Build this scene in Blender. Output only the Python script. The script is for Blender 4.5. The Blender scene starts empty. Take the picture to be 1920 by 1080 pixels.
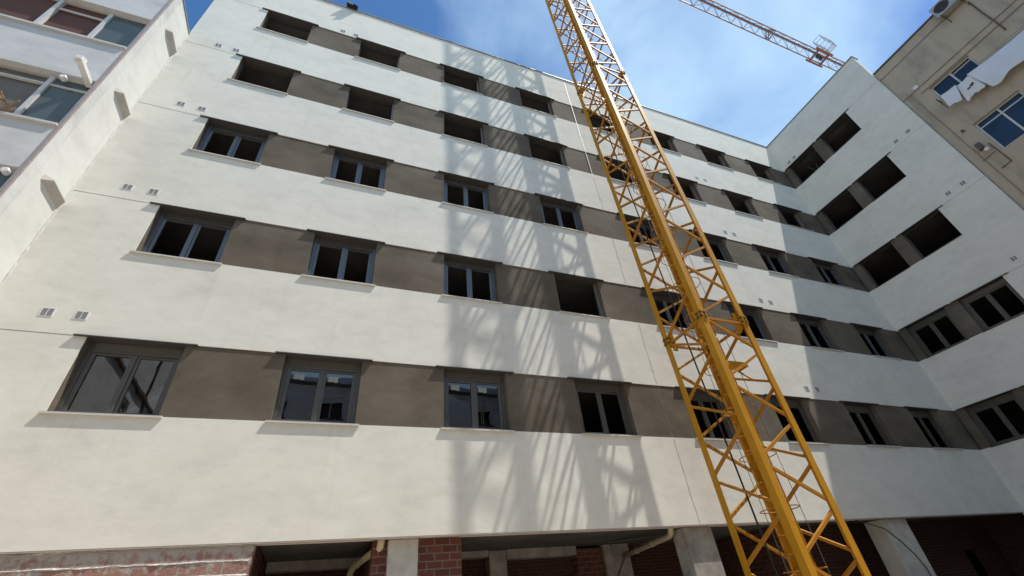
import bpy, math, random
from mathutils import Vector, Matrix
random.seed(7)
S = bpy.context.scene
COL = S.collection

# ------------------------------------------------------------------ camera, sky, sun
cam_d = bpy.data.cameras.new("camera")
cam_d.sensor_width = 36.0
cam_d.lens = 15.737
cam_d.clip_start = 0.05
cam_d.clip_end = 2000
cam = bpy.data.objects.new("camera", cam_d)
COL.objects.link(cam)
S.camera = cam
yaw, pitch, roll = 0.4262459937843626, 0.6419582200329982, -0.11280237027532183
cy, sy, cp, sp = math.cos(yaw), math.sin(yaw), math.cos(pitch), math.sin(pitch)
F = Vector((sy*cp, cy*cp, sp)); R0 = Vector((cy, -sy, 0)); U0 = R0.cross(F)
R = math.cos(roll)*R0 + math.sin(roll)*U0
U = -math.sin(roll)*R0 + math.cos(roll)*U0
M = Matrix.Identity(4)
for i in range(3):
    M[i][0], M[i][1], M[i][2] = R[i], U[i], -F[i]
M[0][3], M[1][3], M[2][3] = -6.9376, -7.7396, 1.624
cam.matrix_world = M

SUN = Vector((2.2, -1.0, 4.9)).normalized()          # towards the sun
sun_d = bpy.data.lights.new("sun", 'SUN')
sun_d.energy = 4.2
sun_d.angle = math.radians(0.53)
sun_d.color = (1.0, 0.955, 0.88)
sun = bpy.data.objects.new("sun", sun_d)
COL.objects.link(sun)
sun.rotation_euler = SUN.to_track_quat('Z', 'Y').to_euler()

W = bpy.data.worlds.new("World")
S.world = W
W.use_nodes = True
nt = W.node_tree
for n in list(nt.nodes):
    nt.nodes.remove(n)
out = nt.nodes.new('ShaderNodeOutputWorld')
bg = nt.nodes.new('ShaderNodeBackground')
bg.inputs['Strength'].default_value = 0.122
sky = nt.nodes.new('ShaderNodeTexSky')
sky.sky_type = 'NISHITA'
sky.sun_disc = False
sky.sun_elevation = math.asin(SUN.z)
sky.sun_rotation = math.atan2(SUN.x, SUN.y)
sky.altitude = 200
sky.air_density = 1.0
sky.dust_density = 0.3
sky.ozone_density = 3.0
tc = nt.nodes.new('ShaderNodeTexCoord')
mp = nt.nodes.new('ShaderNodeMapping')
mp.inputs['Scale'].default_value = (1.0, 1.0, 1.6)
mp.inputs['Location'].default_value = (0.35, 0.1, 0.2)
nz = nt.nodes.new('ShaderNodeTexNoise')
nz.inputs['Scale'].default_value = 3.4
nz.inputs['Detail'].default_value = 9
nz.inputs['Roughness'].default_value = 0.52
nz.inputs['Distortion'].default_value = 0.35
rp = nt.nodes.new('ShaderNodeValToRGB')
rp.color_ramp.elements[0].position = 0.49
rp.color_ramp.elements[0].color = (0.0, 0.0, 0.0, 1)
rp.color_ramp.elements[1].position = 0.98
rp.color_ramp.elements[1].color = (0.75, 0.75, 0.75, 1)
# thin cloud lies mostly in one part of the sky: fade by direction
dot = nt.nodes.new('ShaderNodeVectorMath'); dot.operation = 'DOT_PRODUCT'
dot.inputs[1].default_value = Vector((0.50, 0.17, 0.85)).normalized()
mr = nt.nodes.new('ShaderNodeMapRange')
mr.inputs['From Min'].default_value = 0.84
mr.inputs['From Max'].default_value = 0.99
mr.inputs['To Min'].default_value = -0.12
mr.inputs['To Max'].default_value = 0.29
add = nt.nodes.new('ShaderNodeMath'); add.operation = 'ADD'
mul = nt.nodes.new('ShaderNodeMath'); mul.operation = 'MULTIPLY'; mul.inputs[1].default_value = 0.80
mix = nt.nodes.new('ShaderNodeMixRGB')
mix.inputs[2].default_value = (5.0, 6.9, 8.2, 1)
nt.links.new(tc.outputs['Generated'], mp.inputs['Vector'])
nt.links.new(mp.outputs[0], nz.inputs['Vector'])
nt.links.new(tc.outputs['Generated'], dot.inputs[0])
nt.links.new(dot.outputs['Value'], mr.inputs['Value'])
nt.links.new(nz.outputs[0], add.inputs[0])
nt.links.new(mr.outputs[0], add.inputs[1])
nt.links.new(add.outputs[0], rp.inputs['Fac'])
# white cloud added to the unseen sky behind the camera, for ambient fill
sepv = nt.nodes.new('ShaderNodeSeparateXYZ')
fill_veil = nt.nodes.new('ShaderNodeMapRange')
fill_veil.inputs['From Min'].default_value = 0.0; fill_veil.inputs['From Max'].default_value = -0.55
fill_veil.inputs['To Min'].default_value = 0.0; fill_veil.inputs['To Max'].default_value = 0.55
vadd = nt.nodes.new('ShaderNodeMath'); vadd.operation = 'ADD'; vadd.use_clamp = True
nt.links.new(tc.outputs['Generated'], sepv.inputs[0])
nt.links.new(sepv.outputs['Y'], fill_veil.inputs['Value'])
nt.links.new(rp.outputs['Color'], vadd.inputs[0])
nt.links.new(fill_veil.outputs[0], vadd.inputs[1])
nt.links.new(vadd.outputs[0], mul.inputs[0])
hs = nt.nodes.new('ShaderNodeHueSaturation')
hs.inputs['Saturation'].default_value = 1.2
nt.links.new(sky.outputs[0], hs.inputs['Color'])
nt.links.new(hs.outputs[0], mix.inputs[1])
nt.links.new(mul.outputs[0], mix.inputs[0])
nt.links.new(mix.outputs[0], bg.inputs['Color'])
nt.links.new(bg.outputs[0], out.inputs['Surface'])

S.view_settings.view_transform = 'Standard'
S.view_settings.look = 'None'
S.view_settings.exposure = 0.42
S.view_settings.gamma = 1.0
S.cycles.max_bounces = 8
S.cycles.transparent_max_bounces = 12

# ------------------------------------------------------------------ mesh helpers
class MB:
    def __init__(s):
        s.v, s.f, s.m = [], [], []
    def quad(s, pts, m=0):
        b = len(s.v); s.v += [tuple(p) for p in pts]
        s.f.append(tuple(range(b, b+len(pts)))); s.m.append(m)
    def hexa(s, a, m=0):                      # 8 corners: bottom ring 0-3 (ccw from above), top ring 4-7
        b = len(s.v); s.v += [tuple(p) for p in a]
        for q in ((3,2,1,0),(4,5,6,7),(0,1,5,4),(1,2,6,5),(2,3,7,6),(3,0,4,7)):
            s.f.append(tuple(b+i for i in q)); s.m.append(m)
    def box(s, x0, x1, y0, y1, z0, z1, m=0):
        s.hexa([(x0,y0,z0),(x1,y0,z0),(x1,y1,z0),(x0,y1,z0),(x0,y0,z1),(x1,y0,z1),(x1,y1,z1),(x0,y1,z1)], m)
    def bar(s, p, q, w, h=None, up=(0,0,1), m=0):
        h = h or w
        p, q = Vector(p), Vector(q); d = (q-p).normalized(); u = Vector(up)
        if abs(d.dot(u)) > 0.98: u = Vector((0,1,0))
        x = d.cross(u).normalized(); y = x.cross(d)
        c = [(-x*w/2-y*h/2), (x*w/2-y*h/2), (x*w/2+y*h/2), (-x*w/2+y*h/2)]
        s.hexa([q+k for k in c][::1] and [p+c[0], p+c[1], p+c[2], p+c[3], q+c[0], q+c[1], q+c[2], q+c[3]], m)
    def tube(s, pts, r, n=10, m=0, caps=True):
        pts = [Vector(p) for p in pts]; rings = []
        up = Vector((0,0,1)); d0 = (pts[1]-pts[0]).normalized()
        if abs(d0.dot(up)) > 0.95: up = Vector((1,0,0))
        x = d0.cross(up).normalized()
        for i, p in enumerate(pts):
            a = pts[max(i-1,0)]; c = pts[min(i+1,len(pts)-1)]
            d = (c-a).normalized(); x = (x-d*x.dot(d)).normalized(); y = d.cross(x)
            b = len(s.v)
            rr = r[i] if isinstance(r, (list,tuple)) else r
            for k in range(n):
                t = 2*math.pi*k/n
                s.v.append(tuple(p+(x*math.cos(t)+y*math.sin(t))*rr))
            rings.append(b)
        for i in range(len(rings)-1):
            a, b = rings[i], rings[i+1]
            for k in range(n):
                s.f.append((a+k, a+(k+1)%n, b+(k+1)%n, b+k)); s.m.append(m)
        if caps:
            s.f.append(tuple(rings[0]+k for k in range(n))[::-1]); s.m.append(m)
            s.f.append(tuple(rings[-1]+k for k in range(n))); s.m.append(m)
    def ring(s, c, R_, r, n=24, k=6, axis=None, m=0):
        pts = []
        c = Vector(c)
        a0, a1 = axis or (Vector((1,0,0)), Vector((0,1,0)))
        for i in range(n+1):
            t = 2*math.pi*i/n
            pts.append(c+(a0*math.cos(t)+a1*math.sin(t))*R_)
        s.tube(pts, r, k, m, caps=False)
    def grid(s, xs, zs, solid, y0, y1, m=0):
        nx, nz_ = len(xs)-1, len(zs)-1
        ok = lambda i, j: 0 <= i < nx and 0 <= j < nz_ and solid(0.5*(xs[i]+xs[i+1]), 0.5*(zs[j]+zs[j+1]))
        for i in range(nx):
            for j in range(nz_):
                if not ok(i, j): continue
                a, b, c, d = xs[i], xs[i+1], zs[j], zs[j+1]
                s.quad([(a,y0,c),(b,y0,c),(b,y0,d),(a,y0,d)], m)
                s.quad([(b,y1,c),(a,y1,c),(a,y1,d),(b,y1,d)], m)
                if not ok(i-1,j): s.quad([(a,y1,c),(a,y0,c),(a,y0,d),(a,y1,d)], m)
                if not ok(i+1,j): s.quad([(b,y0,c),(b,y1,c),(b,y1,d),(b,y0,d)], m)
                if not ok(i,j-1): s.quad([(a,y1,c),(b,y1,c),(b,y0,c),(a,y0,c)], m)
                if not ok(i,j+1): s.quad([(a,y0,d),(b,y0,d),(b,y1,d),(a,y1,d)], m)
    def mesh(s, name, mats, smooth=False):
        me = bpy.data.meshes.new(name)
        me.from_pydata(s.v, [], s.f)
        for mt in (mats if isinstance(mats, (list,tuple)) else [mats]): me.materials.append(mt)
        me.polygons.foreach_set('material_index', s.m)
        if smooth: me.polygons.foreach_set('use_smooth', [True]*len(s.f))
        me.update()
        return me
    def build(s, name, mats, parent=None, smooth=False, bevel=0):
        o = bpy.data.objects.new(name, s.mesh(name, mats, smooth)); COL.objects.link(o)
        if parent:
            o.parent = parent
            if parent.type == 'EMPTY' and not parent.get('local'): o.location = -parent.location
        if bevel:
            b = o.modifiers.new('bevel', 'BEVEL'); b.width = bevel; b.segments = 2; b.limit_method = 'ANGLE'
        return o

def thing(name, label, cat, loc=(0,0,0), local=False, group=None):
    o = bpy.data.objects.new(name, None); COL.objects.link(o)
    o.location = loc; o['label'] = label; o['category'] = cat
    o.empty_display_size = 0.3
    if local: o['local'] = 1
    if group: o['group'] = group
    return o
def tag(o, label, cat, group=None):
    o['label'] = label; o['category'] = cat
    if group: o['group'] = group
    return o
def boxes(name, mat, parent, *bs):
    for b_ in bs:
        f_ = MB(); f_.box(*b_); f_.build(name, mat, parent)
def put(name, me, parent, loc=(0,0,0), rz=0):
    o = bpy.data.objects.new(name, me); COL.objects.link(o)
    o.parent = parent; o.location = loc; o.rotation_euler = (0,0,rz)
    return o

# ------------------------------------------------------------------ materials
def new_mat(name):
    m = bpy.data.materials.new(name); m.use_nodes = True
    n = m.node_tree.nodes; return m, n, m.node_tree.links, n['Principled BSDF']
def tex_noise(n, l, vec, scale, detail=6, rough=0.55, dist=0.0):
    t = n.new('ShaderNodeTexNoise'); t.inputs['Scale'].default_value = scale
    t.inputs['Detail'].default_value = detail; t.inputs['Roughness'].default_value = rough
    t.inputs['Distortion'].default_value = dist
    if vec is not None: l.new(vec, t.inputs['Vector'])
    return t
def ramp(n, l, src, stops):
    r = n.new('ShaderNodeValToRGB'); e = r.color_ramp.elements
    while len(e) < len(stops): e.new(0.5)
    for k, (p, c) in enumerate(stops):
        e[k].position = p; e[k].color = (*c, 1)
    l.new(src, r.inputs['Fac']); return r
def mapping(n, l, scale=(1,1,1), rot=(0,0,0)):
    t = n.new('ShaderNodeTexCoord'); m = n.new('ShaderNodeMapping')
    m.inputs['Scale'].default_value = scale; m.inputs['Rotation'].default_value = rot
    l.new(t.outputs['Object'], m.inputs['Vector']); return m.outputs[0]

def render_mat(name, c0, c1, c2, bump=1.0, rough=0.9):
    """trowelled exterior render: wide soft sweeps, finer trowel marks, faint patches"""
    m, n, l, p = new_mat(name)
    v = mapping(n, l, (0.8, 0.8, 1.25), (0, 0.12, 0))
    big = tex_noise(n, l, v, 0.9, 9, 0.60, 0.15)
    v2 = mapping(n, l, (1.0, 1.0, 1.9), (0, -0.22, 0))
    mid = tex_noise(n, l, v2, 2.6, 9, 0.62, 0.25)
    fine = tex_noise(n, l, mapping(n, l), 45, 4, 0.6)
    r = ramp(n, l, big.outputs[0], [(0.30, c0), (0.5, c1), (0.72, c2)])
    r2 = ramp(n, l, mid.outputs[0], [(0.28, (0.895,)*3), (0.52, (1,)*3), (0.8, (1.035,)*3)])
    mx = n.new('ShaderNodeMixRGB'); mx.blend_type = 'MULTIPLY'; mx.inputs[0].default_value = 0.8
    l.new(r.outputs[0], mx.inputs[1]); l.new(r2.outputs[0], mx.inputs[2])
    stk = tex_noise(n, l, mapping(n, l, (5.5, 5.5, 0.35)), 1.0, 6, 0.6)
    spot = tex_noise(n, l, mapping(n, l), 7.0, 3, 0.5)
    r3 = ramp(n, l, stk.outputs[0], [(0.25, (0.93,0.925,0.91)), (0.42, (1,1,1)), (1.0, (1,1,1))])
    r4 = ramp(n, l, spot.outputs[0], [(0.20, (0.90,0.89,0.87)), (0.27, (1,1,1)), (1.0, (1,1,1))])
    m3 = n.new('ShaderNodeMixRGB'); m3.blend_type = 'MULTIPLY'; m3.inputs[0].default_value = 1.0
    m4 = n.new('ShaderNodeMixRGB'); m4.blend_type = 'MULTIPLY'; m4.inputs[0].default_value = 1.0
    l.new(mx.outputs[0], m3.inputs[1]); l.new(r3.outputs[0], m3.inputs[2])
    l.new(m3.outputs[0], m4.inputs[1]); l.new(r4.outputs[0], m4.inputs[2])
    l.new(m4.outputs[0], p.inputs['Base Color'])
    p.inputs['Roughness'].default_value = rough
    p.inputs['Specular IOR Level'].default_value = 0.15
    h1 = n.new('ShaderNodeMath'); h1.operation = 'MULTIPLY_ADD'
    h1.inputs[1].default_value = 0.30
    l.new(mid.outputs[0], h1.inputs[0]); l.new(big.outputs[0], h1.inputs[2])
    h2 = n.new('ShaderNodeMath'); h2.operation = 'MULTIPLY_ADD'; h2.inputs[1].default_value = 0.012
    l.new(fine.outputs[0], h2.inputs[0]); l.new(h1.outputs[0], h2.inputs[2])
    b = n.new('ShaderNodeBump'); b.inputs['Strength'].default_value = 1.0
    b.inputs['Distance'].default_value = 0.010*bump
    l.new(h2.outputs[0], b.inputs['Height']); l.new(b.outputs[0], p.inputs['Normal'])
    return m
def flat_mat(name, col, rough=0.6, metal=0.0, var=0.12, scale=6, bump=0.0, spec=0.4):
    m, n, l, p = new_mat(name)
    t = tex_noise(n, l, mapping(n, l), scale, 6, 0.6)
    a = tuple(max(0, c*(1-var)) for c in col); b_ = tuple(min(1, c*(1+var)) for c in col)
    r = ramp(n, l, t.outputs[0], [(0.3, a), (0.7, b_)])
    l.new(r.outputs[0], p.inputs['Base Color'])
    p.inputs['Roughness'].default_value = rough; p.inputs['Metallic'].default_value = metal
    p.inputs['Specular IOR Level'].default_value = spec
    if bump:
        b = n.new('ShaderNodeBump'); b.inputs['Strength'].default_value = 1.0; b.inputs['Distance'].default_value = bump
        l.new(t.outputs[0], b.inputs['Height']); l.new(b.outputs[0], p.inputs['Normal'])
    return m
def brick_mat(name, axis, c1, c2, mortar, bw, bh, msize=0.012, bump=0.006, smear=0.0):
    m, n, l, p = new_mat(name)
    t = n.new('ShaderNodeTexCoord'); s = n.new('ShaderNodeSeparateXYZ'); c = n.new('ShaderNodeCombineXYZ')
    l.new(t.outputs['Object'], s.inputs[0]); l.new(s.outputs['Z'], c.inputs['Y'])
    l.new(s.outputs[axis], c.inputs['X'])
    wob = tex_noise(n, l, c.outputs[0], 7, 4, 0.6)
    va = n.new('ShaderNodeVectorMath'); va.operation = 'MULTIPLY_ADD'
    va.inputs[1].default_value = (0.018,)*3
    l.new(wob.outputs['Color'], va.inputs[0]); l.new(c.outputs[0], va.inputs[2])
    b = n.new('ShaderNodeTexBrick')
    b.inputs['Scale'].default_value = 1.0
    b.inputs['Brick Width'].default_value = bw; b.inputs['Row Height'].default_value = bh
    b.inputs['Mortar Size'].default_value = msize; b.inputs['Mortar Smooth'].default_value = 0.3
    b.inputs['Bias'].default_value = 0.0
    b.inputs['Color1'].default_value = (*c1,1); b.inputs['Color2'].default_value = (*c2,1); b.inputs['Mortar'].default_value = (*mortar,1)
    l.new(va.outputs[0], b.inputs['Vector'])
    ns = tex_noise(n, l, c.outputs[0], 9, 8, 0.7)
    mx = n.new('ShaderNodeMixRGB'); mx.blend_type = 'MIX'
    src = ns.outputs[0]
    if smear > 0.5:                                          # render slopped over the top courses
        zr = n.new('ShaderNodeMapRange'); zr.inputs['From Min'].default_value = 2.56; zr.inputs['From Max'].default_value = 2.80
        zr.inputs['To Min'].default_value = 0.0; zr.inputs['To Max'].default_value = 0.16
        l.new(s.outputs['Z'], zr.inputs['Value'])
        zs = n.new('ShaderNodeMath'); zs.operation = 'ADD'; l.new(src, zs.inputs[0]); l.new(zr.outputs[0], zs.inputs[1]); src = zs.outputs[0]
    r = ramp(n, l, src, [(0.60-0.12*smear, (0,0,0)), (0.72-0.1*smear, (0.85,)*3)])
    l.new(r.outputs[0], mx.inputs[0]); l.new(b.outputs['Color'], mx.inputs[1])
    mx.inputs[2].default_value = (*mortar, 1)
    l.new(mx.outputs[0], p.inputs['Base Color'])
    p.inputs['Roughness'].default_value = 0.9; p.inputs['Specular IOR Level'].default_value = 0.1
    h = n.new('ShaderNodeMath'); h.operation = 'MULTIPLY_ADD'; h.inputs[1].default_value = 0.8
    l.new(ns.outputs[0], h.inputs[0]); l.new(b.outputs['Fac'], h.inputs[2])
    gr_ = tex_noise(n, l, c.outputs[0], 75, 4, 0.7)
    hh = n.new('ShaderNodeMath'); hh.operation = 'MULTIPLY_ADD'; hh.inputs[1].default_value = 0.35*max(smear, 0.3)
    l.new(gr_.outputs[0], hh.inputs[0]); l.new(h.outputs[0], hh.inputs[2])
    h = hh
    bp = n.new('ShaderNodeBump'); bp.inputs['Strength'].default_value = 1.0; bp.inputs['Distance'].default_value = bump
    l.new(h.outputs[0], bp.inputs['Height']); l.new(bp.outputs[0], p.inputs['Normal'])
    return m
def glass_mat(name, tint, ior=1.5, haze=0.0, hcol=(0.1,0.13,0.13), rough=0.01):
    m, n, l, p = new_mat(name)
    o = n['Material Output']
    tr = n.new('ShaderNodeBsdfTransparent'); tr.inputs[0].default_value = (*tint,1)
    gl = n.new('ShaderNodeBsdfGlossy'); gl.inputs['Roughness'].default_value = rough
    wav = tex_noise(n, l, mapping(n, l), 1.3, 2, 0.5)
    bp = n.new('ShaderNodeBump'); bp.inputs['Distance'].default_value = 0.004; bp.inputs['Strength'].default_value = 0.6
    l.new(wav.outputs[0], bp.inputs['Height']); l.new(bp.outputs[0], gl.inputs['Normal'])
    fr = n.new('ShaderNodeFresnel'); fr.inputs['IOR'].default_value = ior
    df = n.new('ShaderNodeBsdfDiffuse'); df.inputs[0].default_value = (*hcol,1)
    m1 = n.new('ShaderNodeMixShader'); m1.inputs[0].default_value = haze
    l.new(tr.outputs[0], m1.inputs[1]); l.new(df.outputs[0], m1.inputs[2])
    m2 = n.new('ShaderNodeMixShader')
    l.new(fr.outputs[0], m2.inputs[0]); l.new(m1.outputs[0], m2.inputs[1]); l.new(gl.outputs[0], m2.inputs[2])
    l.new(m2.outputs[0], o.inputs['Surface'])
    return m

WHITE = render_mat('white_render', (0.69,0.668,0.595), (0.76,0.736,0.655), (0.80,0.776,0.695), 0.75)
WHITE_WALL = render_mat('white_side_render', (0.60,0.60,0.565), (0.66,0.665,0.625), (0.70,0.70,0.665), 0.6)
GREYR = render_mat('grey_brown_render', (0.093,0.077,0.058), (0.138,0.115,0.088), (0.186,0.160,0.127), 1.0)
OLDW = render_mat('old_white_render', (0.50,0.50,0.49), (0.62,0.62,0.605), (0.70,0.70,0.68), 1.1)
CONC = flat_mat('concrete', (0.34,0.32,0.29), 0.9, 0, 0.30, 3.5, 0.006, 0.15)
CONC_L = flat_mat('pale_concrete', (0.50,0.48,0.43), 0.9, 0, 0.18, 4, 0.004, 0.15)
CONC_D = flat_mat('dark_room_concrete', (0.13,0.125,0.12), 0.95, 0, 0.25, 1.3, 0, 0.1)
TRIMW = flat_mat('pale_stone_sill', (0.56,0.535,0.50), 0.7, 0, 0.06, 8, 0, 0.3)
UNDER = flat_mat('bounce_tinted_bead', (0.52,0.44,0.40), 0.8, 0, 0.08, 5, 0, 0.2)  # pinkish ground bounce is painted into the bead's colour
LINT = flat_mat('brown_grey_lintel_metal', (0.085,0.078,0.072), 0.5, 0.3, 0.1, 6, 0, 0.4)
FRAME = flat_mat('taupe_aluminium', (0.105,0.098,0.085), 0.38, 0.25, 0.08, 9, 0, 0.5)
FRAME_B = flat_mat('blue_grey_aluminium', (0.112,0.124,0.142), 0.35, 0.25, 0.12, 5, 0, 0.5)  # bluer grey than the taupe frames
GALV = flat_mat('galvanised_subframe', (0.30,0.295,0.285), 0.5, 0.4, 0.12, 9, 0, 0.5)
GLASS = glass_mat('window_glass', (0.45,0.48,0.5), 2.15)
STICK = flat_mat('sticker_paper', (0.30,0.33,0.30), 0.7, 0, 0.05)
VENTW = flat_mat('white_vent_plastic', (0.78,0.78,0.76), 0.5, 0, 0.05)
VENTD = flat_mat('grey_vent_slats', (0.23,0.23,0.23), 0.6, 0, 0.1)
COPE = flat_mat('grey_coping_metal', (0.27,0.265,0.26), 0.5, 0.3, 0.1)
SEAL = flat_mat('grey_sealant', (0.26,0.25,0.235), 0.8, 0, 0.2, 20)
SEALW = flat_mat('white_joint_cover', (0.60,0.59,0.57), 0.5, 0, 0.05)
PVC = flat_mat('cream_pvc', (0.50,0.44,0.31), 0.45, 0, 0.08, 5)
BRICK_X = brick_mat('red_brick', 'X', (0.145,0.054,0.040), (0.105,0.042,0.033), (0.18,0.145,0.125), 0.24, 0.105, 0.010, 0.006, 0.15)
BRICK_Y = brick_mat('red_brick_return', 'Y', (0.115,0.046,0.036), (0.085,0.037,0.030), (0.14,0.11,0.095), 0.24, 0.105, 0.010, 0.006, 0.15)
BRICK_L = brick_mat('rough_pointed_brick', 'X', (0.36,0.20,0.16), (0.29,0.165,0.14), (0.43,0.41,0.375), 0.50, 0.165, 0.008, 0.022, 0.75)
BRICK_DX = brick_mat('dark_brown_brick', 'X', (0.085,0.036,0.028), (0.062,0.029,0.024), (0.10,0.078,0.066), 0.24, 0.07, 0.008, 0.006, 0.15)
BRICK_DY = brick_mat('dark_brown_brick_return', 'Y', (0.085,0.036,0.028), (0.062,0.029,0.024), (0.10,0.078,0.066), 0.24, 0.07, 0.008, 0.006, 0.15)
MORT = flat_mat('rough_mortar', (0.52,0.50,0.47), 0.95, 0, 0.3, 40, 0.006, 0.1)
GROUND = flat_mat('dusty_yard', (0.44,0.375,0.30), 0.95, 0, 0.2, 0.8, 0.01, 0.1)

# ------------------------------------------------------------------ ground
g = MB(); g.quad([(-220,-220,0),(220,-220,0),(220,220,0),(-220,220,0)])
gr = g.build('ground', GROUND); gr['kind'] = 'structure'

# ------------------------------------------------------------------ new apartment building (facade + wing)
Z0 = 5.75; FL = 2.95; BH = 1.22
TOPS = [Z0+FL*i for i in range(5)]          # E D C B A
ROOF = 19.43; BOT = 2.84
CX = [-9.99, -7.22, -4.42, -1.56, 1.28, 4.10, 6.90, 9.69]
OW = 1.28
XL, XC = -12.0, 11.327
apt = thing('apartment_building', 'new white apartment block with dark grey window bands over an unfinished brick ground floor', 'building')
def zedges(): 
    z = [BOT]
    for t in TOPS: z += [t-BH, t]
    return z + [ROOF]
def in_band(z): return any(t-BH < z < t for t in TOPS)
xs = [XL, CX[0]-OW/2-0.012, XC+0.28]
w = MB()
w.grid(xs, zedges(), lambda x, z: not (in_band(z) and x > CX[0]-OW/2-0.012), 0.0, 0.30)
w.build('facade_wall', WHITE, apt)
bx = []
for c in CX: bx += [c-OW/2, c+OW/2]
bx += [XC+0.28]
bx = [CX[0]-OW/2-0.012] + bx
for t in TOPS:
    for xa, xb in zip(bx[::2], bx[1::2]):
        b = MB(); b.box(xa, xb, 0.016, 0.292, t-BH-0.004, t+0.004); b.build('render_band', GREYR, apt)
# wing, built in its own frame: x runs out from the inner corner, y into the wall
WX = [0.915, 2.615]; WLEN = 4.70
wing = MB()
wing.grid([0, WX[1]+OW/2, WLEN], zedges(), lambda x, z: not (in_band(z) and x < WX[1]+OW/2), 0.0, 0.30)
wo = wing.build('wing_wall', WHITE, apt); wo.location = (XC, 0, 0); wo.rotation_euler = (0, 0, -math.pi/2)
for t in TOPS:
    for xa, xb in ((0.016, WX[0]-OW/2), (WX[0]+OW/2, WX[1]-OW/2)):
        b = MB(); b.box(xa, xb, 0.016, 0.292, t-BH-0.004, t+0.004)
        o = b.build('render_band', GREYR, apt); o.location = (XC, 0, 0); o.rotation_euler = (0, 0, -math.pi/2)
# edge bead under the render
u = MB(); u.box(XL, XC-0.002, 0.003, 0.12, BOT-0.018, BOT-0.001)
u.build('edge_bead', UNDER, apt)
u = MB(); u.box(XC+0.003, XC+0.12, -WLEN, -0.002, BOT-0.018, BOT-0.001)
u.build('edge_bead', UNDER, apt)
# coping
k = MB(); k.box(XL-0.02, XC-0.036, -0.035, 0.36, ROOF+0.001, ROOF+0.045)
k.build('coping', COPE, apt)
k = MB(); k.box(XC-0.035, XC+0.36, -WLEN-0.03, 0.36, ROOF+0.001, ROOF+0.045)
k.build('coping', COPE, apt)
# floors, outer walls and inside walls
for i in range(6):
    zc = (TOPS[i]+0.30 if i < 4 else TOPS[i]+0.06) if i < 5 else BOT+0.10
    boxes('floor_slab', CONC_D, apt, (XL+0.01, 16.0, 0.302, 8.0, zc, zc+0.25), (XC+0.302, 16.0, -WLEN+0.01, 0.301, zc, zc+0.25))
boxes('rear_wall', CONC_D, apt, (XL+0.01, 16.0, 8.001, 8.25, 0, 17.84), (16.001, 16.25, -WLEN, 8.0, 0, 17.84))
boxes('end_wall', WHITE, apt, (XC+0.302, 16.0, -WLEN, -WLEN+0.009, BOT, 17.84), (XL+0.0, XL+0.009, 0.302, 8.0, 0, ROOF))
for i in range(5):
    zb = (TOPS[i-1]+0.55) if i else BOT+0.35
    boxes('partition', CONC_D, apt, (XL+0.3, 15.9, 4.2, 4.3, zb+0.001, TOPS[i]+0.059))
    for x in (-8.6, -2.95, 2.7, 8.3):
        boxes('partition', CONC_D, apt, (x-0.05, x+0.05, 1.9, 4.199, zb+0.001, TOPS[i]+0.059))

# windows --------------------------------------------------------------
def frame_mesh(mat, mat2):
    f = MB(); a = OW/2-0.001; y0, y1 = 0.15, 0.215; zt = BH-0.02
    f.box(-a, -a+0.065, y0, y1, 0.0, zt)            # shutter guides / jambs
    f.box(a-0.065, a, y0, y1, 0.0, zt)
    f.box(-a+0.066, a-0.066, y0+0.004, y1, 0.0, 0.055)
    f.box(-a+0.066, a-0.066, y0+0.004, y1, zt-0.162, zt-0.135, 1)
    # two sashes meeting off centre
    zb, zh = 0.057, zt-0.165
    for x0, x1, yo in ((-a+0.067, 0.004, 0.018), (0.006, a-0.067, 0.030)):
        f.box(x0, x0+0.062, y0+yo, y1-0.004, zb, zh)
        f.box(x1-0.062, x1, y0+yo, y1-0.004, zb, zh)
        f.box(x0+0.063, x1-0.063, y0+yo+0.003, y1-0.004, zb, zb+0.05, 1)
        f.box(x0+0.063, x1-0.063, y0+yo+0.003, y1-0.004, zh-0.035, zh, 1)
    f.box(-0.012, 0.020, y0+0.010, y0+0.017, zb, zh)
    return f.mesh('window_frame', [mat, mat2])
def shutter_mesh(mat, drop=0.21):
    f = MB(); a = OW/2-0.066; zt = BH-0.02
    n = max(2, int(round(drop/0.05)))
    for i in range(n):
        z1 = zt-i*drop/n; z0 = zt-(i+1)*drop/n
        f.hexa([(-a,0.168,z0+0.004),(a,0.168,z0+0.004),(a,0.20,z0+0.004),(-a,0.20,z0+0.004),
                (-a,0.160,z1),(a,0.160,z1),(a,0.20,z1),(-a,0.20,z1)])
    f.box(-a, a, 0.155, 0.20, zt-drop-0.012, zt-drop+0.003)
    return f.mesh('roller_shutter', mat)
def pane_mesh(side):
    f = MB(); a = OW/2
    x0, x1 = ((-a+0.132, -0.060) if side < 0 else (0.070, a-0.132))
    y = 0.195 if side < 0 else 0.2
    z0, z1 = 0.108, BH-0.02-0.201
    f.box(x0, x1, y, y+0.006, z0, z1)
    return f.mesh('pane', GLASS)
def sub_mesh():
    f = MB(); a = OW/2-0.001
    f.box(-a, -a+0.03, 0.16, 0.21, 0.0, BH-0.02, 1)
    f.box(a-0.035, a, 0.16, 0.21, 0.0, BH-0.02)
    f.box(-a+0.031, a-0.036, 0.162, 0.21, BH-0.05, BH-0.02, 1)
    return f.mesh('sub_frame', [GALV, LINT])
def lintel_mesh():
    f = MB(); f.box(-0.81, 0.81, -0.045, 0.012, -0.018, -0.002); f.box(-OW/2+0.002, OW/2-0.002, 0.0125, 0.299, -0.017, -0.002)
    return f.mesh('lintel', LINT)
def sill_mesh():
    f = MB(); f.box(-0.705, 0.705, -0.038, 0.012, -0.026, 0.004); f.box(-OW/2+0.002, OW/2-0.002, 0.0125, 0.299, -0.02, 0.006)
    return f.mesh('sill', TRIMW)
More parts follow.
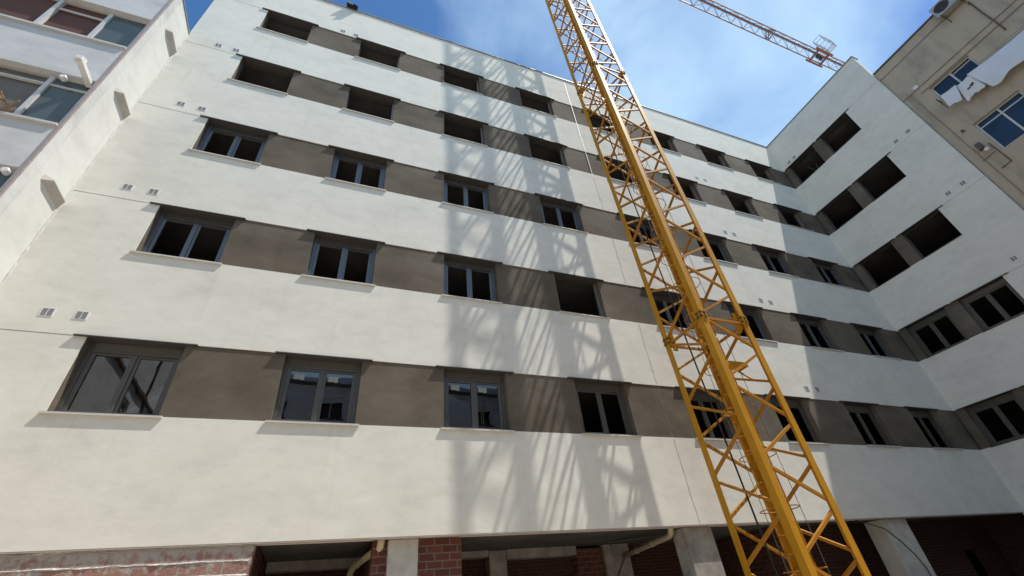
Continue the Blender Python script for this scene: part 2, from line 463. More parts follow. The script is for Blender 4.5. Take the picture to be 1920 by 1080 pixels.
def wsill_mesh():
    f = MB(); f.box(-0.66, 0.66, -0.010, 0.012, -0.016, 0.004); f.box(-OW/2+0.002, OW/2-0.002, 0.0125, 0.299, -0.014, 0.006)
    return f.mesh('sill', FRAME)
FR, FRB, SUBF, LIN, SIL, WSIL = frame_mesh(FRAME, FRAME), frame_mesh(FRAME_B, LINT), sub_mesh(), lintel_mesh(), sill_mesh(), wsill_mesh()
SH, SHB = shutter_mesh(FRAME, 0.13), shutter_mesh(LINT, 0.13)
PL, PR = pane_mesh(-1), pane_mesh(1)
st = MB(); st.box(0.10, 0.20, 0.1925, 0.194, 0.83, 0.93); st.box(0.205, 0.27, 0.1925, 0.194, 0.82, 0.935); STK = st.mesh('sticker', STICK)
def window(base, rz, row, col, wing_):
    t = BH
    put('lintel', LIN, apt, base(0, TOPS[row]), rz)
    put('sill', WSIL if wing_ else SIL, apt, base(0, TOPS[row]-BH), rz)
    framed = (row <= 1) if wing_ else (row <= 2 and not (row == 1 and col == 3))
    loc = base(0, TOPS[row]-BH)
    if framed:
        taupe = row == 0 or wing_
        w_ = put('window', FR if taupe else FRB, apt, loc, rz)
        put('roller_shutter', SH if taupe else SHB, w_)
        if row == 0 and not wing_ and col < 3:
            put('pane', PL, w_); put('pane', PR, w_)
            if col in (1, 2):
                put('sticker', STK, w_); put('sticker', STK, w_, (-0.56, -0.001, 0.01))
    else:
        put('window', SUBF, apt, loc, rz)
for r_ in range(5):
    for c_, x in enumerate(CX):
        window(lambda dx, z, x=x: (x+dx, 0, z), 0, r_, c_, False)
    for c_, x in enumerate(WX):
        window(lambda dx, z, x=x: (XC, -(x+dx), z), -math.pi/2, r_, c_, True)
# vents
def vent_mesh():
    f = MB()
    f.box(-0.088, 0.088, -0.006, 0.002, -0.078, 0.078)
    for s in (-1, 1):
        for q in range(6):
            zc = -0.055+q*0.022
            f.hexa([(s*0.037-0.030,-0.0100,zc-0.009),(s*0.037+0.030,-0.0100,zc-0.009),(s*0.037+0.030,-0.0065,zc-0.009),(s*0.037-0.030,-0.0065,zc-0.009),
                    (s*0.037-0.030,-0.0080,zc+0.009),(s*0.037+0.030,-0.0080,zc+0.009),(s*0.037+0.030,-0.0065,zc+0.009),(s*0.037-0.030,-0.0065,zc+0.009)], 1)
    return f.mesh('vent', [VENTW, VENTD])
VM = vent_mesh()
for z in (6.10, 9.01, 11.93, 14.81):
    for x in (-11.27, -10.85): put('vent', VM, apt, (x, 0, z))
for x in (-8.46, -8.05): put('vent', VM, apt, (x, 0, 17.73))
for z in (6.05, 9.02, 11.99, 14.95):
    for x in (5.04, 5.45): put('vent', VM, apt, (x, 0, z))
for z in (8.97, 11.88, 14.80):
    for y in (-3.75, -4.20): put('vent', VM, apt, (XC, y, z), -math.pi/2)
for y in (-0.42, -0.72): put('vent', VM, apt, (XC, y, 17.75), -math.pi/2)
# horizontal render joints, the movement joint
for t in TOPS:
    j = MB(); j.box(XL+0.002, CX[0]-0.81, -0.002, 0.004, t-0.012, t-0.002); j.build('render_joint', SEAL, apt)
    j = MB(); j.box(XC-0.002, XC+0.004, -WLEN+0.002, -WX[1]-0.81, t-0.010, t-0.002); j.build('render_joint', SEAL, apt)
j = MB()
zz = 11.7
j.box(-0.031, -0.016, -0.004, 0.002, 13.2, ROOF-0.002)
j.build('joint_cover', SEALW, apt)
j = MB(); x = -0.012; z = BOT
while z < 13.2:
    if not in_band(z+0.05) or True:
        x += random.uniform(-0.006, 0.006); x = max(-0.03, min(0.012, x))
        wd = random.uniform(0.004, 0.011)
        yo = 0.012 if in_band(z+0.04) else -0.003
        j.box(x, x+wd, yo, yo+0.02, z, min(z+0.075, 13.2))
    z += 0.0755
j.build('joint_crack', SEAL, apt)

# ground floor: rough brick wall, columns, recesses, pipes
bw = MB(); bw.box(XL, -7.69, 0.035, 0.30, 0, BOT-0.02)
br = bw.build('brick_wall', BRICK_L, apt)
for i in range(9):                                           # proud mortar squeezed out of each bed joint
    rg = MB(); zc = 2.80-0.165*i+0.02
    x = XL; pr = 0.012; th = 0.012; dz = 0.0; prev = None
    while x < -7.70:
        pr += random.uniform(-0.007, 0.007); pr = max(0.002, min(0.024, pr))
        th += random.uniform(-0.006, 0.006); th = max(0.004, min(0.022, th))
        dz += random.uniform(-0.003, 0.003); dz = max(-0.010, min(0.010, dz))
        cur = [(x,0.035-pr,zc-th+dz),(x,0.036,zc-th+dz),(x,0.036,zc+dz),(x,0.035-pr*0.15,zc+dz)]
        b_ = len(rg.v); rg.v += cur
        if prev is not None:
            for q in range(4): rg.f.append((prev+q, b_+q, b_+(q+1)%4, prev+(q+1)%4)); rg.m.append(0)
        prev = b_; x += random.uniform(0.012, 0.05)
    rg.build('mortar_joint', MORT, br)
rt = MB(); rt.box(-7.90, -7.692, 0.301, 3.0, 0, BOT+0.09); rt.build('return_wall', BRICK_Y, apt)
def column(x0, x1, y0, y1, mat=CONC, zt=BOT-0.019):
    c = MB(); c.box(x0, x1, y0, y1, 0, zt); return c.build('column', mat, apt, bevel=0.012)
column(-5.88, -5.43, 0.125, 0.55, CONC_L)
column(-0.34, 0.34, 0.125, 0.50, CONC, BOT-0.02)
column(5.42, 6.33, 0.125, 0.55, CONC_L, BOT-0.02)
column(11.05, 11.62, -0.45, -0.05, CONC_L, BOT-0.02)
column(11.40, 11.70, -4.6, -4.1, CONC_L, BOT-0.02)
column(-3.42, -3.03, 2.72, 3.05, CONC, BOT+0.09)
column(-0.62, 0.06, 2.70, 3.05, CONC, BOT+0.09)
boxes('brick_infill', BRICK_X, apt, (-5.43, -4.74, 0.16, 0.40, 0, BOT-0.019), (-6.10, -5.88, 0.22, 0.45, 0, BOT-0.019))
boxes('recess_wall', BRICK_X, apt, (-1.32, -0.63, 2.78, 3.0, 0, BOT+0.04))
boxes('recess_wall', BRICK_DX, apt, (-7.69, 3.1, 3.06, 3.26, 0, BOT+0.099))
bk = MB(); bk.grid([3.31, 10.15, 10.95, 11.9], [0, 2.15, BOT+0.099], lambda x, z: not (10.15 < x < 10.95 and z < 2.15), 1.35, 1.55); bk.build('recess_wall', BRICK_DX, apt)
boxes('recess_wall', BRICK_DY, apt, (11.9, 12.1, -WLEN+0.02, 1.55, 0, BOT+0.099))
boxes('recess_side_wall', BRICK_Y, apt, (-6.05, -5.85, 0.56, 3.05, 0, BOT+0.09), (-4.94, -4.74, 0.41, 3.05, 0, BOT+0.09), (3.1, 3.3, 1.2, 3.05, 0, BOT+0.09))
boxes('beam', CONC, apt, (-7.68, -6.06, 2.75, 3.05, BOT-0.06, BOT+0.095), (-4.73, -3.43, 2.72, 3.05, BOT-0.02, BOT+0.095), (-3.02, -1.33, 2.72, 3.05, BOT-0.08, BOT+0.095))
def pipe(pts, r=0.055):
    p = MB(); p.tube(pts, r, 14); o = p.build('drain_pipe', PVC, apt, smooth=True)
    c = MB()
    for k in (len(pts)//2+1, len(pts)-2):
        a, b = Vector(pts[k]), Vector(pts[k-1]); d = (b-a).normalized()
        c.tube([a-d*0.035, a+d*0.035], r*1.16, 14)
    c.build('pipe_collar', PVC, o, smooth=True)
pipe([(-5.985,0.19,2.90),(-5.985,0.19,2.80),(-5.99,0.21,2.745),(-6.00,0.26,2.715),(-6.04,0.40,2.71),(-6.10,0.70,2.70),(-6.17,1.3,2.69),(-6.20,1.55,2.685),(-6.24,1.72,2.66),(-6.27,1.80,2.60),(-6.30,2.2,2.3),(-6.30,2.3,0.2)])
pipe([(-0.50,0.30,2.93),(-0.50,0.30,2.82),(-0.495,0.33,2.765),(-0.47,0.42,2.73),(-0.42,0.7,2.72),(-0.34,1.2,2.71),(-0.20,2.0,2.69),(-0.10,2.68,2.68)])
hb = MB(); hb.tube([(-0.9,1.9,2.86),(0.1,1.0,2.86),(1.0,0.55,2.88),(3.2,0.35,2.90)], 0.018, 8); hb.tube([(-0.9,1.9,2.86),(-0.9,1.9,2.78)], 0.018, 8); hb.build('conduit', LINT, apt)
cb = MB(); cb.tube([(4.6,0.20,2.86),(5.4,0.119,2.62),(5.7,0.115,2.38),(5.95,0.112,2.1),(6.1,0.112,1.8),(6.15,0.112,0.4)], 0.012, 6); cb.tube([(-0.38,2.67,2.3),(-0.15,2.66,2.6),(-0.05,2.66,2.75)], 0.012, 6); cb.build('hanging_cable', LINT, apt)
hc = MB(); hc.tube([(-1.45,1.2,9.0),(-1.45,1.2,8.35),(-1.40,1.2,8.2)], 0.018, 8); hc.build('hanging_conduit', LINT, apt)
for x, z in ((-9.7,17.6),(-6.9,14.65),(-4.1,17.6),(4.3,14.65),(1.5,11.9)):
    hw = MB(); hw.tube([(x,0.9,z+0.02),(x+0.02,0.9,z-0.35),(x+0.05,0.9,z-0.55)], 0.012, 6); hw.build('hanging_conduit', LINT, apt)
for x, z0, z1 in ((-10.2,16.45,17.8),(-7.5,13.2,14.9),(-4.7,13.2,14.9),(-1.9,16.45,17.8),(4.4,16.45,17.8),(7.2,13.2,14.9)):
    hw = MB(); hw.tube([(x,1.5,z0-0.6),(x,1.5,z1)], 0.03, 8); hw.build('prop', GALV, apt)
# props left in the top wing rooms
pr = MB()
pr.tube([(12.2,-0.6,16.0),(12.5,-0.9,17.75)], 0.02, 8); pr.tube([(12.3,-1.2,15.9),(12.3,-0.5,17.7)], 0.02, 8)
pr.build('prop', GALV, apt)

# ------------------------------------------------------------------ neighbour on the left
nb = thing('neighbour_building', 'older white neighbour block at left with glazed galleries and grey corner trim', 'building', (-16,4,0))
NX, NY, NZ = -12.0, -1.09, 14.95
f = MB()
def nb_solid(x, z):
    if -14.9 < x < -12.05:
        if 11.86 < z < 13.22 or 9.12 < z < 10.56 or 6.45 < z < 7.98 or 3.7 < z < 5.2: return False
    return True
f.grid([-22,-14.9,-12.05,NX-0.001], [0,3.7,5.2,6.45,7.98,9.12,10.56,11.86,13.22,NZ], nb_solid, NY, NY+0.25)
f.build('front_wall', OLDW, nb)
f = MB(); f.box(NX-0.25, NX, NY+0.251, 8, 0, NZ); f.box(-22, -12.26, 7.8, 8, 0, NZ); f.box(-22,-21.8,NY+0.251,7.79,0,NZ); f.build('side_wall', WHITE_WALL, nb)
f = MB()
for z in (0.5,3.2,5.9,8.4,11.2,13.9): f.box(-21.79,-12.26,NY+0.251,7.79,z,z+0.22)
f.build('floor_slab', CONC_D, nb)
f = MB(); f.box(-22,NX+0.02,NY-0.03,8,NZ+0.001,NZ+0.04); f.build('roof', COPE, nb)
EDGE = flat_mat('grey_pink_corner_trim', (0.36,0.31,0.30), 0.6, 0.1, 0.12, 10)
f = MB(); f.box(NX-0.03, NX+0.006, NY-0.012, NY-0.001, 0, NZ); f.box(NX+0.001, NX+0.012, NY, NY+0.03, 0, NZ)
for z in [3.5+0.62*i for i in range(18)]: f.box(NX+0.0125, NX+0.019, NY+0.006, NY+0.022, z, z+0.025)
f.build('corner_trim', EDGE, nb)
SLAB = flat_mat('pale_ledge', (0.50,0.47,0.43), 0.8, 0, 0.1)
for z in (13.80, 11.04, 8.30, 5.55):                        # short slab ends left on the side wall
    f = MB(); f.hexa([(NX,-0.70,z-0.13),(NX+0.10,-0.60,z-0.02),(NX+0.10,-0.10,z-0.02),(NX,-0.02,z-0.13),
                      (NX,-0.70,z),(NX+0.10,-0.60,z),(NX+0.10,-0.10,z),(NX,-0.02,z)]); f.build('wall_ledge', SLAB, nb)
SH_R = flat_mat('red_brown_blind', (0.125,0.052,0.035), 0.7, 0, 0.08, 2)
SH_G = flat_mat('grey_beige_blind', (0.17,0.16,0.145), 0.75, 0, 0.15, 2)
ALUW = flat_mat('white_aluminium', (0.62,0.61,0.58), 0.4, 0.1, 0.05)
GL_G = glass_mat('greenish_glass', (0.45,0.55,0.55), 1.5, 0.55, (0.16,0.205,0.205))
DARKI = flat_mat('dim_room', (0.05,0.05,0.048), 0.9, 0, 0.2)
def gallery(z0, z1, blind, split, transom):
    y0 = NY+0.12
    w_ = MB()
    w_.box(-14.9, -12.05, y0-0.02, y0+0.05, z0, z0+0.04); w_.box(-14.9, -12.05, y0, y0+0.05, z1-0.035, z1)
    for x in split: w_.box(x-0.035, x+0.035, y0-0.03, y0+0.05, z0+0.041, z1-0.036)
    if transom: w_.box(-14.9, -12.05, y0-0.015, y0+0.04, z1-0.29, z1-0.25)
    o = w_.build('window', ALUW, nb)
    p = MB(); p.box(split[-1]+0.036, -12.05, y0+0.01, y0+0.016, z0+0.041, z1-0.036); p.build('pane', GL_G, o).location = (0,0,0)
    p = MB(); p.box(-14.9, split[-1]-0.036, y0+0.055, y0+0.065, z0+0.041, z1-0.036); p.build('blind', blind, o)
    s2 = MB(); s2.box(-14.95, -12.03, NY-0.05, NY+0.10, z0-0.05, z0-0.001); s2.build('sill', ALUW, o)
    for ch in o.children: ch.location = (0,0,0)
gallery(11.86, 13.22, SH_R, (-13.63, -12.77), False)
gallery(9.12, 10.56, SH_G, (-14.0, -12.70), True)
gallery(6.45, 7.98, SH_G, (-13.63, -12.77), False)
tr = MB(); tr.box(-13.60, -12.81, NY+0.12, NY+0.15, 12.86, 12.90); tr.build('transom', ALUW, nb)
for x, z in ((-12.50, 10.44), (-12.16, 7.86)):
    l_ = MB(); l_.tube([(x,NY+0.06,z),(x,NY-0.02,z),(x,NY-0.035,z)], [0.05,0.055,0.04], 16); l_.build('round_lamp', VENTW, nb, smooth=False)
fl = MB(); fl.box(-12.20,-12.10,-1.46,-0.98,10.45,10.53)
fl.box(-12.215,-12.085,-1.53,-1.46,10.43,10.56); fl.box(-12.20,-12.10,-1.58,-1.535,10.45,10.54); fl.build('flue_duct', VENTW, nb)

cbm = MB(); z = 2.9; pts = []; rr = []
while z < NZ:
    pts.append((NX+0.006+random.uniform(-0.003,0.004), -0.006+random.uniform(-0.004,0.002), z)); rr.append(random.uniform(0.008,0.02)); z += random.uniform(0.05,0.16)
cbm.tube(pts, rr, 6); cbm.build('corner_bead', SEALW, nb)
# clothes rack of weathered wood held out from the left gallery
WOOD = flat_mat('weathered_wood', (0.30,0.20,0.125), 0.85, 0, 0.25, 12)
rk = thing('drying_rack', 'weathered wooden bracket with splayed struts below the left gallery window', 'rack', (-12.72,-1.2,9.2), local=True)
a = MB()
a.bar((0,0.1,0.02),(-0.42,-0.35,0.42),0.035,0.03); a.bar((0,0.02,0.05),(0.0,-0.45,-0.18),0.022)
a.bar((0,0.02,0.05),(0.28,-0.22,-0.06),0.022); a.bar((-0.02,0,0.05),(0.08,-0.33,-0.05),0.02); a.bar((-0.10,0.09,-0.05),(0.05,0.09,0.12),0.05,0.04)
a.build('strut', WOOD, rk)
a = MB(); a.bar((-0.42,-0.35,0.40),(-0.75,-0.50,0.75),0.04,0.03); a.build('arm', WOOD, rk)

# ------------------------------------------------------------------ beige building on the right
BX = 11.45; BZ = 17.96
bg_ = thing('beige_building', 'stained beige apartment block with white sliding windows behind the new wing', 'building', (18,-14,0))
m, n, l, p = new_mat('stained_beige_render')
v = mapping(n, l, (1.2,1.2,0.5)); a1 = tex_noise(n, l, v, 0.9, 9, 0.62, 0.6)
a2 = tex_noise(n, l, mapping(n, l, (1,1,0.25)), 2.4, 8, 0.65)
r1 = ramp(n, l, a1.outputs[0], [(0.28,(0.34,0.29,0.235)),(0.45,(0.47,0.40,0.31)),(0.60,(0.50,0.415,0.31)),(0.72,(0.56,0.43,0.32))])
r2 = ramp(n, l, a2.outputs[0], [(0.28,(0.72,0.71,0.70)),(0.5,(1,1,1)),(0.75,(1.05,1.03,0.98))])
mx = n.new('ShaderNodeMixRGB'); mx.blend_type = 'MULTIPLY'; mx.inputs[0].default_value = 1
l.new(r1.outputs[0], mx.inputs[1]); l.new(r2.outputs[0], mx.inputs[2]); l.new(mx.outputs[0], p.inputs['Base Color'])
p.inputs['Roughness'].default_value = 0.95; p.inputs['Specular IOR Level'].default_value = 0.1
b = n.new('ShaderNodeBump'); b.inputs['Distance'].default_value = 0.02; l.new(a2.outputs[0], b.inputs['Height']); l.new(b.outputs[0], p.inputs['Normal'])
BEIGE = m
BTRIM = flat_mat('brown_roof_edge', (0.13,0.10,0.085), 0.8, 0, 0.2)
BMOLD = flat_mat('beige_moulding', (0.30,0.25,0.20), 0.9, 0, 0.2)
wins = [(-6.70,-5.44,14.90,15.70), (-6.72,-5.44,12.13,13.45), (-6.72,-5.44,9.2,10.5)]
wins += [(y0-3.6,y1-3.6,z0,z1) for y0,y1,z0,z1 in wins]
lx = lambda y: -y
f = MB()
xe = sorted(set([4.715, 20] + [-w_[0] for w_ in wins] + [-w_[1] for w_ in wins]))
ze = sorted(set([0, BZ] + [w_[2] for w_ in wins] + [w_[3] for w_ in wins]))
f.grid(xe, ze, lambda x, z: not any(w_[0] < -x < w_[1] and w_[2] < z < w_[3] for w_ in wins), 0, 0.3)
o = f.build('wall', BEIGE, bg_); o.location = Vector((BX,0,0))-bg_.location; o.rotation_euler = (0,0,-math.pi/2)
f = MB(); f.box(BX+0.301, 22, -20, -4.715, BZ-0.5, BZ-0.2); f.box(22,22.2,-20,-4.715,0,BZ); f.box(BX+0.301,22,-20.2,-20,0,BZ)
for z in (2.6,5.5,8.4,11.2,14.0): f.box(BX+0.301,21.99,-19.99,-4.72,z,z+0.2)
f.build('floor_slab', CONC_D, bg_)
f = MB(); f.box(BX-0.05, BX+0.34, -20, -4.715, BZ+0.001, BZ+0.06); f.build('roof_edge', BTRIM, bg_)
f = MB(); f.box(BX-0.025, BX-0.001, -20, -4.715, 17.50, 17.53); f.build('upper_moulding', BMOLD, bg_)
f = MB(); f.box(BX-0.03, BX-0.001, -20, -4.715, 16.0, 16.03); f.box(BX-0.03, BX-0.001, -20, -5.2, 15.72, 15.76); f.build('string_course', BMOLD, bg_)
f = MB(); f.box(BX-0.02, BX-0.001, -4.99, -4.96, 0, 16.0)
f.build('vertical_moulding', BMOLD, bg_)
GL_B = glass_mat('blue_reflecting_glass', (0.35,0.4,0.45), 1.9, 0.35, (0.045,0.06,0.085))
GL_C = flat_mat('net_curtain', (0.28,0.32,0.33), 0.9, 0, 0.1, 3)
CHK = flat_mat('checked_panel', (0.32,0.31,0.29), 0.8, 0, 0.5, 9)
for y0, y1, z0, z1 in wins:
    tall = z1-z0 > 1
    f = MB(); X0 = BX+0.10
    f.box(X0,X0+0.05,y0,y1,z0,z0+0.045); f.box(X0,X0+0.05,y0,y1,z1-0.04,z1)
    for y in (y0, (y0+y1)/2-0.025, y1-0.05): f.box(X0-0.01,X0+0.05,y,y+0.05,z0+0.046,z1-0.041)
    if tall: f.box(X0,X0+0.045,y0+0.051,y1-0.051,z1-0.26,z1-0.22)
    else: f.box(X0,X0+0.045,y0+0.051,(y0+y1)/2-0.03,z1-0.17,z1-0.14)
    o = f.build('window', ALUW, bg_)
    g1 = MB(); g1.box(X0+0.02,X0+0.026,y0+0.051,y1-0.051,z0+0.046,z1-0.041); g1.build('pane', GL_B, o)
    if not tall:
        g2 = MB(); g2.box(X0+0.06,X0+0.07,y0+0.051,(y0+y1)/2-0.03,z0+0.046,z1-0.041); g2.build('curtain', GL_C, o)
    else:
        g2 = MB(); g2.box(X0-0.09,X0-0.02,y0-0.05,y1+0.06,z1+0.001,z1+0.03); g2.build('head_board', BTRIM, o)
    for ch in o.children: ch.location = (0,0,0)
# fixtures on its wall
f = MB(); f.tube([(BX,-5.24,16.10),(BX-0.05,-5.24,16.10),(BX-0.07,-5.24,16.10)], [0.085,0.085,0.06], 20); f.build('round_lamp', VENTW, bg_)
f = MB(); f.tube([(BX-0.03,-7.79,17.28),(BX-0.03,-7.74,16.6),(BX-0.035,-7.72,16.1),(BX-0.06,-7.72,15.95),(BX-0.04,-7.70,15.7),(BX-0.03,-7.68,15.40)], 0.022, 8); f.build('cable_run', BTRIM, bg_)
f = MB(); f.tube([(BX-0.02,-5.34,12.56),(BX-0.03,-5.36,12.1),(BX-0.03,-5.37,11.62),(BX-0.03,-5.09,11.60)], 0.016, 8); f.tube([(BX-0.02,-5.30,12.20),(BX-0.02,-4.93,12.16)], 0.01, 6); f.build('gas_pipe', BTRIM, bg_)
f = MB(); f.box(BX-0.14,BX-0.001,-5.22,-5.08,12.48,12.74); f.build('meter_box', BTRIM, bg_)
f = MB(); f.tube([(BX,-5.20,12.38),(BX-0.10,-5.22,12.38),(BX-0.16,-5.22,12.36)], [0.05,0.075,0.05], 14); f.build('wall_lantern', VENTW, bg_)
f = MB(); f.tube([(BX,-5.14,13.43),(BX-0.08,-5.15,13.48),(BX-0.13,-5.19,13.44),(BX-0.12,-5.22,13.36)], 0.022, 8); f.build('hook', BTRIM, bg_)
f = MB(); f.box(BX-0.35,BX-0.001,-5.40,-5.37,14.86,14.89); f.bar((BX-0.33,-5.385,14.86),(BX,-5.385,14.55),0.02); f.box(BX-0.35,BX-0.001,-9.6,-9.57,14.86,14.89)
for q in range(3): f.tube([(BX-0.33+0.13*q,-5.40,14.90),(BX-0.33+0.13*q,-7.5,14.86),(BX-0.33+0.13*q,-9.6,14.90)], 0.004, 5)
f.build('clothes_line', BTRIM, bg_)

# AC unit hung at the roof edge
ac = thing('air_conditioner', 'grey air conditioner hung at the roof edge of the beige block', 'air conditioner', (BX,-7.45,17.45), local=True)
ACM = flat_mat('weathered_ac_casing', (0.42,0.41,0.39), 0.5, 0.1, 0.1, 5)
f = MB(); f.box(-0.34,-0.06,-0.42,0.38,0,0.56); f.build('casing', ACM, ac, bevel=0.015)
f = MB()
for r_ in (0.06,0.11,0.16,0.21): f.ring((-0.345,0.10,0.28), r_, 0.006, 28, 5, (Vector((0,1,0)),Vector((0,0,1))))
f.build('fan_grille', LINT, ac)
f = MB(); f.tube([(-0.338,0.10,0.28),(-0.342,0.10,0.28)], 0.22, 28); f.build('fan', DARKI, ac)
for y in (-0.30, 0.28):
    f = MB(); f.box(-0.36,0.0,y-0.02,y+0.02,-0.04,-0.005); f.bar((-0.33,y,-0.04),(0,y,-0.28),0.03); f.build('bracket', BTRIM, ac)

# laundry
SHEET = flat_mat('white_sheet', (0.72,0.75,0.80), 0.95, 0, 0.05, 3)
CLOTH = flat_mat('white_cloth', (0.76,0.76,0.75), 0.95, 0, 0.05, 3)
BLK = flat_mat('black_print', (0.04,0.04,0.04), 0.9, 0, 0.1)
def cloth(name, tl, tr_, br_, bl, xo, mat, folds=3, amp=0.02, sag=0.05, hem=0.03):
    """four (y, z) corners; hangs from its top edge, loose folds run down it"""
    f = MB(); N, K = 60, 24; idx = {}
    for i in range(N+1):
        u_ = i/N
        for j in range(K+1):
            v_ = j/K
            top = (tl[0]*(1-u_)+tr_[0]*u_, tl[1]*(1-u_)+tr_[1]*u_-sag*math.sin(math.pi*u_)*(1-v_))
            bot = (bl[0]*(1-u_)+br_[0]*u_, bl[1]*(1-u_)+br_[1]*u_-hem*math.sin(u_*9+1.0)-hem*0.6*math.sin(u_*23))
            y = top[0]*(1-v_)+bot[0]*v_; z = top[1]*(1-v_)+bot[1]*v_
            w_ = 0.25+0.75*v_
            x = BX-xo+amp*w_*math.sin(u_*folds*6.28+1.5*v_)+0.5*amp*w_*math.sin(u_*folds*14.1+2-2*v_)+0.4*amp*math.sin(v_*7+u_*5)
            idx[i,j] = len(f.v); f.v.append((x, y, z))
    for i in range(N):
        for j in range(K):
            f.f.append((idx[i,j],idx[i+1,j],idx[i+1,j+1],idx[i,j+1])); f.m.append(0)
    o = f.build(name, mat, None, smooth=True)
    s_ = o.modifiers.new('thickness','SOLIDIFY'); s_.thickness = 0.004
    return o
bsh = tag(cloth('bed_sheet', (-6.33,14.88), (-9.2,14.92), (-9.1,13.75), (-6.46,13.98), 0.30, SHEET, 2.2, 0.03, 0.14, 0.07), 'large pale blue-white sheet sagging from a clothes line on the beige block', 'sheet')
tag(cloth('pillow_case', (-5.53,14.90), (-5.98,14.83), (-5.80,14.20), (-5.46,14.36), 0.33, SHEET, 0.8, 0.012, 0.01, 0.012), 'small pale blue pillow case at the left end of the washing line', 'laundry')
sh = tag(cloth('shirt', (-5.96,14.84), (-6.36,14.86), (-6.40,14.12), (-5.83,14.13), 0.24, CLOTH, 0.9, 0.015, 0.02, 0.025), 'white shirt with a small black print between pillow case and big sheet', 'shirt')
f = MB(); f.box(BX-0.275,BX-0.268,-6.24,-6.16,14.44,14.50); f.box(BX-0.275,BX-0.268,-6.15,-6.06,14.42,14.46); f.box(BX-0.275,BX-0.268,-6.28,-6.22,14.47,14.53)
f.build('print', BLK, sh)

# ------------------------------------------------------------------ block across the yard (seen in the panes)
op = thing('opposite_building', 'plain grey block across the yard mirrored in the lowest windows', 'building', (0,-24,0))
f = MB()
ox = [-30]; 
wx = [-26.3+3.2*i for i in range(17)]; FZ = (1.0,4.0,7.0,10.0,12.5)
for x in wx: ox += [x-0.7, x+0.7]
ox += [30]
oz = [0]
for z in FZ: oz += [z, z+1.3]
oz += [15.2]
f.grid(ox, oz, lambda x, z: not (any(abs(x-q) < 0.7 for q in wx) and any(zz_ < z < zz_+1.3 for zz_ in FZ)), -0.3, 0)
o = f.build('wall', OLDW, op); o.location = Vector((0,-20,0))-op.location
boxes('floor_slab', CONC_D, op, (-30,30,-28,-20.31,14.8,15.1)); boxes('rear_wall', OLDW, op, (-30,30,-28.2,-28,0,15.1)); boxes('partition', CONC_D, op, (-30,30,-20.8,-20.7,0,14.79))
f = MB()
f.grid([0,1.2,3.0,5.2,7.0,9.99], [0,3.2,4.7,6.2,7.7,9.2,10.7,15.2], lambda x, z: not ((1.2<x<3.0 or 5.2<x<7.0) and (3.2<z<4.7 or 6.2<z<7.7 or 9.2<z<10.7)), 0, 0.3)
o = f.build('side_wing', OLDW, op); o.rotation_euler = (0,0,math.pi/2); o.location = Vector((-15.2,-19.99,0))-op.location
boxes('floor_slab', CONC_D, op, (-24,-15.51,-19.99,-10.1,14.8,15.1)); boxes('rear_wall', OLDW, op, (-24,-15.0-0.21,-10.099,-9.9,0,15.1)); boxes('partition', CONC_D, op, (-16.3,-16.2,-19.9,-10.2,0,14.7))

for x in wx[1:12]:
    for z in FZ[2:]:
        f = MB(); y = -20.12
        f.box(x-0.7,x+0.7,y,y+0.04,z,z+0.06); f.box(x-0.7,x+0.7,y,y+0.04,z+1.0,z+1.3)
        for q in (-0.7,-0.03,0.64): f.box(x+q,x+q+0.06,y,y+0.04,z+0.061,z+0.999)
        f.build('window', ALUW, op)
        boxes('sill', BTRIM, op, (x-0.8,x+0.8,-19.999,-19.88,z-0.07,z-0.01))
boxes('string_course', BTRIM, op, (-15.1,30,-19.999,-19.9,11.95,12.05), (-15.1,30,-19.999,-19.85,14.6,14.8))
for x in (-10.2,-3.7,2.6): boxes('drain_pipe', PVC, op, (x,x+0.1,-19.999,-19.9,0,14.59))
for z in (6.2,9.2):
    for y0, y1 in ((-18.8,-17.0),(-14.8,-13.0)):
        f = MB(); X_ = -15.36
        f.box(X_,X_+0.05,y0,y1,z,z+0.07); f.box(X_,X_+0.05,y0,y1,z+1.43,z+1.5); f.box(X_,X_+0.05,y0,y1,z+1.05,z+1.1)
        for q in (0,0.33,0.66,0.97): f.box(X_,X_+0.05,y0+q*(y1-y0),y0+q*(y1-y0)+0.05,z+0.071,z+1.429)
        f.build('window', ALUW, op)
boxes('string_course', BTRIM, op, (-15.2,-15.05,-19.98,-10.02,8.2,8.3), (-15.2,-15.05,-19.98,-10.02,11.3,11.42))
boxes('drain_pipe', BTRIM, op, (-15.2,-15.1,-16.0,-15.9,0,15.0))
# ------------------------------------------------------------------ tower crane
m, n, l, p = new_mat('yellow_crane_paint')
v = mapping(n, l); t1 = tex_noise(n, l, v, 3.0, 8, 0.65); t2 = tex_noise(n, l, v, 26, 6, 0.7)
r1 = ramp(n, l, t1.outputs[0], [(0.3,(0.44,0.203,0.011)),(0.7,(0.54,0.258,0.013))])
r2 = ramp(n, l, t2.outputs[0], [(0.62,(0,0,0)),(0.74,(0.75,0.75,0.75))])
mx = n.new('ShaderNodeMixRGB'); mx.inputs[2].default_value = (0.24,0.105,0.035,1)
l.new(r2.outputs[0], mx.inputs[0]); l.new(r1.outputs[0], mx.inputs[1]); l.new(mx.outputs[0], p.inputs['Base Color'])
p.inputs['Roughness'].default_value = 0.55; p.inputs['Specular IOR Level'].default_value = 0.25
CRANE = m
BRACE = m.copy(); BRACE.name = 'shaded_yellow_paint'  # darker copy of the crane paint: shade on unlit lattice put into the colour
for nd in BRACE.node_tree.nodes:
    if nd.type == 'VALTORGB' and nd.color_ramp.elements[0].color[0] > 0.3:
        nd.color_ramp.elements[0].color = (0.36,0.150,0.012,1); nd.color_ramp.elements[1].color = (0.46,0.20,0.014,1)
RED = flat_mat('rust_red_jib_paint', (0.26,0.085,0.055), 0.6, 0.1, 0.2, 4)
